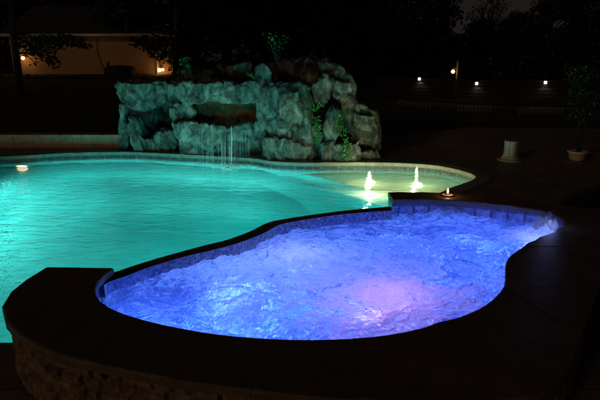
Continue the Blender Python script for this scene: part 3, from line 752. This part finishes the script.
# ================================================================== HOUSE
hs = empty('house', (wy(90, 72, 25).x, 25, 1.2)); L_ = wy(11, 50, 25).x; R_ = wy(172, 50, 25).x; zt = wy(90, 36.5, 25).z
bm = bmesh.new(); box(bm, ((L_+R_)/2, 28, (zt+.9)/2), (R_-L_, 6, zt-.9)); frombm('wall', bm, M['stucco'], hs)
bm = bmesh.new()
x0, x1 = L_-.4, R_+.4; z0 = zt+.02
rv = [bm.verts.new(p) for p in [(x0, 24.5, z0), (x1, 24.5, z0), (x1, 31.5, z0), (x0, 31.5, z0), (x0+.3, 28, z0+1.6), (x1-.3, 28, z0+1.6)]]
for f in ((0, 1, 5, 4), (2, 3, 4, 5), (1, 2, 5), (3, 0, 4), (3, 2, 1, 0)): bm.faces.new([rv[i] for i in f])
frombm('roof', bm, M['roof'], hs)
bm = bmesh.new(); box(bm, ((x0+x1)/2, 24.44, z0+.03), (x1-x0, .1, .12), bev=.02); frombm('gutter', bm, M['trim'], hs)
px_ = wy(157, 60, 24.9).x
bm = bmesh.new(); tube(bm, [(px_, 24.9, z0), (px_, 24.9, 1.0)], .05, 10); frombm('downspout', bm, M['trim'], hs)
bm = bmesh.new(); cb = [wy(a, b, 24.97) for a, b in ((97, 38), (97, 50), (100, 60), (104, 70), (106, 73))]; tube(bm, cb, .012, 6); frombm('cable', bm, M['dark'], hs)
tag(hs, 'low stucco house wall lit orange by wall lamps beyond the garden', 'house')
def wall_lamp(px, py, Y, r, col, s, e, label, dbl=False):
    q = wy(px, py, Y); o = empty('wall_lamp', q); bm = bmesh.new(); from mathutils import Matrix
    for dx in ((-.02, .13) if dbl else (0,)):
        bmesh.ops.create_uvsphere(bm, u_segments=16, v_segments=10, radius=r*(1 if dx <= 0 else .7), matrix=Matrix.Translation(q+Vector((dx, 0, 0 if dx <= 0 else .02))))
    frombm('globe', bm, emis('globe', col, s), o, True)
    bm = bmesh.new(); box(bm, q+Vector((0, .17, .1)), (.1, .06, .16), bev=.01); tube(bm, [q+Vector((0, .15, .12)), q+Vector((0, .05, .14)), q+Vector((0, 0, r*.8))], .012, 6)
    frombm('bracket', bm, M['dark'], o); light('wall_lamp_light', 'POINT', q+Vector((0, -.25, 0)), e, col, .08); tag(o, label, 'wall lamp')
wall_lamp(23, 58, 24.75, .075, (1, .50, .16), 12, 3, 'bright globe lamp at the left end of the orange house wall')
wall_lamp(160, 70, 24.7, .085, (1, .46, .12), 14, 1.8, 'pair of warm bulbs beside the downspout of the house', True)
light('wall_fill_light', 'POINT', wy(90, 42, 23.9), 1.1, (1, .42, .09), .2)  # unseen lamp without a fixture, brightens the house wall
# covered grill against the wall
q = wy(120, 74, 23.8); g_ = empty('covered_grill', (q.x, q.y, 1.15)); bm = bmesh.new()
lathe(bm, (0, 0, 0), [(.50, 0), (.52, .25), (.5, .42), (.40, .50), (.1, .53)], 20, lambda a, z: 1+.35*abs(math.cos(a))+.03*math.sin(7*a))
for v in bm.verts: v.co += Vector((q.x, q.y, 1.08))
frombm('cover', bm, M['dark'], g_, True); bm = bmesh.new(); tube(bm, [(q.x-.5, q.y, 1.1), (q.x-.5, q.y, 1.72), (q.x-.42, q.y, 1.78)], .05, 8); frombm('handle', bm, M['dark'], g_)
tag(g_, 'dark covered grill standing against the orange house wall', 'grill')
# low hedge below the wall
vs, fs = [], []; rr = random.Random(31)
for k in range(26): leafcloud(vs, fs, (L_-1+k*.36, 22.6+rr.uniform(-.2, .2), 1.02), (.35, .4, .22), 90, .07, rr)
tag(pyd('hedge', vs, fs, M['leaf']), 'low dark hedge running in front of the orange house wall', 'hedge')
# ================================================================== FENCE
fe = empty('board_fence', (wy(480, 104, 20.5).x, 20.5, DK))
posts = [wy(300, 90, 26), wy(359, 90, 24), wy(418, 90, 22), wy(475, 90, 20.7), wy(543, 90, 20), wy(612, 90, 19.6), wy(680, 90, 19.4)]
posts = [Vector((p.x, p.y, 0)) for p in posts]
tops = []
for i, p in enumerate(posts):
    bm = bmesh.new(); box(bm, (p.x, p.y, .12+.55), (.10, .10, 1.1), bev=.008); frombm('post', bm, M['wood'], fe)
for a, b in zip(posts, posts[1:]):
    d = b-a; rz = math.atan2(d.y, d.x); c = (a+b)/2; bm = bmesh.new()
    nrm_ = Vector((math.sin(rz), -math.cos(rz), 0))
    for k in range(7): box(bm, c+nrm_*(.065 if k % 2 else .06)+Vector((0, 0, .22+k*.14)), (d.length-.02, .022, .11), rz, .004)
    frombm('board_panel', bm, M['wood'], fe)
tag(fe, 'low dark fence of horizontal boards along the right side garden', 'fence')
def cap_lamp(p, z, label):
    o = empty('post_lamp', (p.x, p.y-.11, z)); c = Vector((p.x, p.y-.13, z)); bm = bmesh.new(); lathe(bm, (c.x, c.y, c.z-.06), [(.045, 0), (.05, .08), (.045, .1)], 12)
    frombm('lens', bm, emis('led_white', (1, .93, .78), 5), o); bm = bmesh.new(); lathe(bm, (c.x, c.y, c.z+.042), [(.085, 0), (.08, .02), (.02, .07)], 12); frombm('cap', bm, M['dark'], o)
    bm = bmesh.new(); box(bm, (c.x, c.y+.06, c.z-.01), (.03, .06, .1)); frombm('bracket', bm, M['dark'], o)
    L = light('post_lamp_light', 'SPOT', c+Vector((0, -.09, -.07)), 2.6, (1, .9, .72), .03, spot_size=math.radians(130), spot_blend=.6); aim(L, c+Vector((0, .05, -1)))
    tag(o, label, 'fence lamp', 'small white lamps on the fence posts')
cap_lamp(posts[2], wy(418, 78.5, 22).z, 'small white fence lamp left of the warm lantern')
cap_lamp(posts[3], wy(475, 83, 20.7).z, 'small white fence lamp just right of the warm lantern')
cap_lamp(posts[4], wy(543, 82, 20).z, 'small white fence lamp furthest right above lit boards')
# scalloped edging stones at the foot of the fence
def edging(px0, px1, py0, py1, n, Y, label):
    e = empty('edging', (wy((px0+px1)/2, py0, Y).x, Y, DK))
    for k in range(n):
        t = k/(n-1); p = wz(px0+(px1-px0)*t, py0+(py1-py0)*t, DK); w = (px1-px0)/F*p.y/n
        bm = bmesh.new(); lathe(bm, (p.x, p.y, DK-.02), [(w*.42, 0), (w*.45, .14), (w*.33, .2), (w*.1, .225)], 10)
        frombm('stone', bm, M['stonewhite'], e, True)
    tag(e, label, 'garden edging', 'rounded edging stones along the fence')
edging(400, 430, 104, 109.5, 9, 20, 'row of pale edging stones under the leftmost fence lamp')
edging(458, 490, 112, 113, 10, 19, 'row of pale edging stones under the middle fence lamp')
edging(520, 562, 114, 114.5, 13, 18.5, 'row of pale edging stones under the rightmost fence lamp')
# warm lantern post
q = wy(457, 72, 23.4); lp = empty('lantern_post', (q.x, q.y, DK)); bm = bmesh.new(); tube(bm, [(q.x, q.y, .1), (q.x, q.y, 1.75)], .04, 10); lathe(bm, (q.x, q.y, 1.75), [(.06, 0), (.05, .05), (.01, .09)], 12)
frombm('pole', bm, M['metal'], lp); g0 = wy(453, 71.5, 23.25); from mathutils import Matrix
bm = bmesh.new(); bmesh.ops.create_uvsphere(bm, u_segments=18, v_segments=12, radius=.078, matrix=Matrix.Translation(g0)); frombm('globe', bm, emis('amber', (1, .50, .13), 11), lp, True)
bm = bmesh.new(); tube(bm, [(q.x, q.y, g0.z+.05), g0+Vector((.06, 0, .16)), g0+Vector((0, 0, .12))], .015, 6); frombm('arm', bm, M['metal'], lp)
light('lantern_light', 'POINT', g0+Vector((.02, -.2, 0)), 5, (1, .5, .15), .1); tag(lp, 'warm orange globe lantern on a thin post beyond the fence', 'lantern')
# ================================================================== DECK THINGS
q = wz(510, 160.5, DK); pd = empty('pedestal', q); bm = bmesh.new()
lathe(bm, q, [(.215, 0), (.22, .02), (.21, .035)], 32); frombm('base', bm, M['white'], pd)
bm = bmesh.new(); lathe(bm, q, [(.165, .036), (.15, .06), (.125, .10), (.118, .16), (.118, .30), (.122, .34), (.122, .355)], 48, lambda a, z: 1-(.10*max(0, math.cos(a*6))**4 if z > .05 else 0)); frombm('fluted_shaft', bm, M['white'], pd)
tag(pd, 'short fluted pale pedestal standing alone on the dark deck', 'pedestal')
q = wz(577, 160, DK); pt = empty('potted_tree', q); bm = bmesh.new()
lathe(bm, q, [(.11, 0), (.13, .02), (.155, .13), (.175, .135), (.178, .165), (.155, .17), (.15, .15)], 28); frombm('pot', bm, M['terracotta'], pt, True)
bm = bmesh.new(); vs, fs = [], []; rr = random.Random(9)
for k in range(4):
    a = rr.uniform(0, 6.28); p0 = Vector(q)+Vector((.03*math.cos(a), .03*math.sin(a), .14)); pts = [p0+Vector((math.cos(a)*.12*t*t, math.sin(a)*.12*t*t, t*1.35)) for t in (0, .3, .6, 1)]; tube(bm, pts, [.014, .012, .009, .005], 6)
    for t in (.5, .65, .8, .92, 1.0): leafcloud(vs, fs, p0+Vector((math.cos(a)*.12*t*t, math.sin(a)*.12*t*t, t*1.35)), (.26, .26, .15), 90, .032, rr)
frombm('trunk', bm, M['bark'], pt); pyd('leaves', vs, fs, M['leaf'], pt); tag(pt, 'slender leafy tree in a pale pot at the right edge of the deck', 'potted tree')
# small lit floating candle dish on the back coping
q = wz(447.5, 195.8, ZT); cd = empty('candle_dish', q); bm = bmesh.new(); lathe(bm, q+Vector((0, 0, .001)), [(.025, 0), (.045, .004), (.058, .012), (.054, .012), (.04, .007), (.01, .006)], 20); frombm('dish', bm, M['terracotta'], cd, True)
bm = bmesh.new(); lathe(bm, q, [(.013, .008), (.013, .03)], 12); frombm('candle', bm, M['white'], cd)
bm = bmesh.new(); lathe(bm, q+Vector((0, 0, .03)), [(.003, 0), (.010, .012), (.008, .028), (.001, .05)], 10); frombm('flame', bm, emis('flame', (1, .7, .3), 8), cd, True)
light('candle_light', 'POINT', q+Vector((0, -.03, .05)), .22, (1, .55, .2), .012); tag(cd, 'tiny burning candle in a shallow dish on the back coping of the spa', 'candle')
# white specks put in for glints on the ripples
bm = bmesh.new(); rr = random.Random(12)
for k in range(260):
    t = rr.random(); px = 9+rr.gauss(0, 7); py = 176+rr.random()**1.2*120
    if px > 34 or py > 300: continue
    p = wz(px, py, 0); bmesh.ops.create_icosphere(bm, subdivisions=1, radius=rr.uniform(.003, .010), matrix=Matrix.Translation((p.x, p.y, .008)) @ Matrix.Diagonal((1.3, 1, .5, 1)))
tag(frombm('glint_specks', bm, M['spray'], None, True), 'scattered white specks standing in for ripple glints on the left of the pool', 'glints', kind='stuff')
# ================================================================== TREES
def tree_mesh(seed, h, r, nclump, nleaf, ls, trunk=.35, wide=1.0, twiggy=False):
    rr = random.Random(seed); bm = bmesh.new(); vs, fs = [], []
    tube(bm, [(0, 0, -.4), (rr.uniform(-.1, .1), 0, h*.25), (rr.uniform(-.2, .2), rr.uniform(-.2, .2), h*.6), (0, 0, h*.9)], [h*.028, h*.022, h*.014, h*.004], 8)
    for k in range(nclump):
        a = rr.uniform(0, 6.283); t = rr.uniform(trunk, 1.0); rad = r*math.sin(min(1, (1.02-t)/(1.02-trunk)*.9+.15)*math.pi*.62)*rr.uniform(.35, 1.0)
        p = Vector((math.cos(a)*rad*wide, math.sin(a)*rad, h*t)); b = Vector((0, 0, h*max(.2, t-.18)))
        tube(bm, [b, b.lerp(p, .5)+Vector((0, 0, h*.02)), p], [h*.008, h*.005, h*.0015], 5)
        if twiggy:
            for q in range(5):
                d = Vector((rr.gauss(0, .5), rr.gauss(0, .5), rr.uniform(.3, 1))); tube(bm, [p, p+d*.25*r, p+d*.5*r+Vector((0, 0, .05))], [.02, .012, .005], 4)
                leafcloud(vs, fs, p+d*.35*r, (.25, .25, .3), nleaf//5, ls, rr)
        else: leafcloud(vs, fs, p, (r*.30, r*.30, r*.22), nleaf, ls, rr)
    m1 = bpy.data.meshes.new('trunk'); bmesh.ops.recalc_face_normals(bm, faces=bm.faces); bm.to_mesh(m1); bm.free(); m1.materials.append(M['bark'])
    m2 = bpy.data.meshes.new('crown'); m2.from_pydata(vs, [], fs); m2.materials.append(M['leaf']); return m1, m2
def put_tree(ms, x, y, z, s, rz, label, name='tree'):
    e = empty(name, (x, y, z)); e.scale = (s, s, s); e.rotation_euler = (0, 0, rz)
    for nm, m_ in zip(('trunk', 'crown'), ms):
        o = bpy.data.objects.new(nm, m_); C.objects.link(o); o.parent = e
    tag(e, label, 'tree', 'dark trees round the garden'); return e
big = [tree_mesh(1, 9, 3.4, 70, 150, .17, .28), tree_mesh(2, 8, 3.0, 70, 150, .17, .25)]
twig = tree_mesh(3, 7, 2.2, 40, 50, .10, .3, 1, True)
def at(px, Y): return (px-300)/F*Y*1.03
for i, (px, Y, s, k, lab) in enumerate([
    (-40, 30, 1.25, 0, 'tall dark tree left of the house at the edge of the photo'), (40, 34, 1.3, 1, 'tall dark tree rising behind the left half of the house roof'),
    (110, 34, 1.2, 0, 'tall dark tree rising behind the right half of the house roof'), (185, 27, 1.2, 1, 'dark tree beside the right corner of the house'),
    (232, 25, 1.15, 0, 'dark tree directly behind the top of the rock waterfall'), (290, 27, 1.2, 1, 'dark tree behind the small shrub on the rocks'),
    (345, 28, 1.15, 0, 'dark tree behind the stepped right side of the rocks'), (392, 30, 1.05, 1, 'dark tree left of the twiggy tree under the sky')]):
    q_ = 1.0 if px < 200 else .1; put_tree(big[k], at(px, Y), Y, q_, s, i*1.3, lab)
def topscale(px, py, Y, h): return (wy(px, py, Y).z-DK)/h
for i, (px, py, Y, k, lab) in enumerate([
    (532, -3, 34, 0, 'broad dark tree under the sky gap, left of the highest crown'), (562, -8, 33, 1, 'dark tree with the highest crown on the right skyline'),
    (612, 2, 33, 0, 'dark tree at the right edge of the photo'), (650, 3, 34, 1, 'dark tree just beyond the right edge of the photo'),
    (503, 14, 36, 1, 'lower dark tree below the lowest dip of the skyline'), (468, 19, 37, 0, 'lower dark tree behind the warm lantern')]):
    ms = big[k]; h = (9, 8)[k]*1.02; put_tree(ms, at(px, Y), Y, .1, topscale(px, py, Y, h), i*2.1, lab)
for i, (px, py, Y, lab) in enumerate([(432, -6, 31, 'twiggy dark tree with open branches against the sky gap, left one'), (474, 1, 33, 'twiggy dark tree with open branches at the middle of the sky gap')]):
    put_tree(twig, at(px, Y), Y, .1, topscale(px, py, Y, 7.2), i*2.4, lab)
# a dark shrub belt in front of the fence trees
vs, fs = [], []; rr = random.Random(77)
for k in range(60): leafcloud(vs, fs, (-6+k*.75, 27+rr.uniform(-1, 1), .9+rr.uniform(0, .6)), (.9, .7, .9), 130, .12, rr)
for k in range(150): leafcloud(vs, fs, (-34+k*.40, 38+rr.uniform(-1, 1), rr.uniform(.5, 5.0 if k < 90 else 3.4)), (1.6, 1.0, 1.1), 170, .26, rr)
tag(pyd('shrub_belt', vs, fs, M['leaf']), 'dark belt of undergrowth below the trees beyond the fence', 'undergrowth', kind='stuff')
# two near trees whose hanging branches cross the house wall
def branch_tree(x, y, tr, hang, label, seed):
    rr = random.Random(seed); e = empty('tree', (x, y, .8)); bm = bmesh.new(); vs, fs = [], []
    top = Vector((x, y, 7)); tube(bm, [(x, y, .3), (x+.03, y, 2.5), (x+.1, y, 5), top], [tr, tr*.85, tr*.7, tr*.3], 12)
    for (bx, by, n, rx, rz_) in hang:
        p = wy(bx, by, y-.2); tube(bm, [Vector((x, y, p.z+.25)), Vector((x, y, p.z+.35)).lerp(p, .5)+Vector((0, 0, .12)), p], [.03, .018, .005], 6)
        leafcloud(vs, fs, p, (rx, .35, rz_), n, .075, rr)
    for k in range(90):
        a = rr.uniform(0, 6.28); q = rr.uniform(.2, 3.2); leafcloud(vs, fs, (x+q*math.cos(a), y+q*math.sin(a)*.8, rr.uniform(3.7, 7.5)), (.7, .7, .45), 90, .11, rr)
    frombm('trunk', bm, M['dark'], e, True); pyd('crown', vs, fs, M['leaf'], e); tag(e, label, 'tree', 'dark trees round the garden')
branch_tree(wy(16, 60, 17).x, 17, .12, [(30, 42, 160, .5, .25), (45, 44, 200, .5, .3), (60, 41, 200, .5, .25), (75, 42, 120, .4, .2), (84, 46, 50, .3, .12), (48, 55, 90, .25, .3), (53, 62, 60, .18, .22), (38, 52, 70, .25, .2), (34, 62, 20, .12, .15), (26, 48, 60, .3, .2)],
            'dark tree whose leafy branch hangs across the left of the house wall', 41)
branch_tree(wy(177, 60, 17).x, 17, .12, [(150, 42, 200, .5, .3), (140, 41, 120, .4, .2), (158, 50, 160, .4, .3), (168, 44, 200, .5, .4), (165, 58, 70, .25, .2), (150, 48, 80, .3, .2), (176, 60, 300, .25, .6)],
            'dark tree whose branches cover the right end of the house wall', 42)
# ================================================================== faint warm light from the house behind the camera
S = bpy.data.lights.new('house_glow', 'SUN'); S.energy = .15; S.color = (1, .64, .38); S.angle = math.radians(6)
so = bpy.data.objects.new('house_glow', S); C.objects.link(so)
so.rotation_euler = Vector((.62, .75, -.27)).to_track_quat('-Z', 'Y').to_euler()
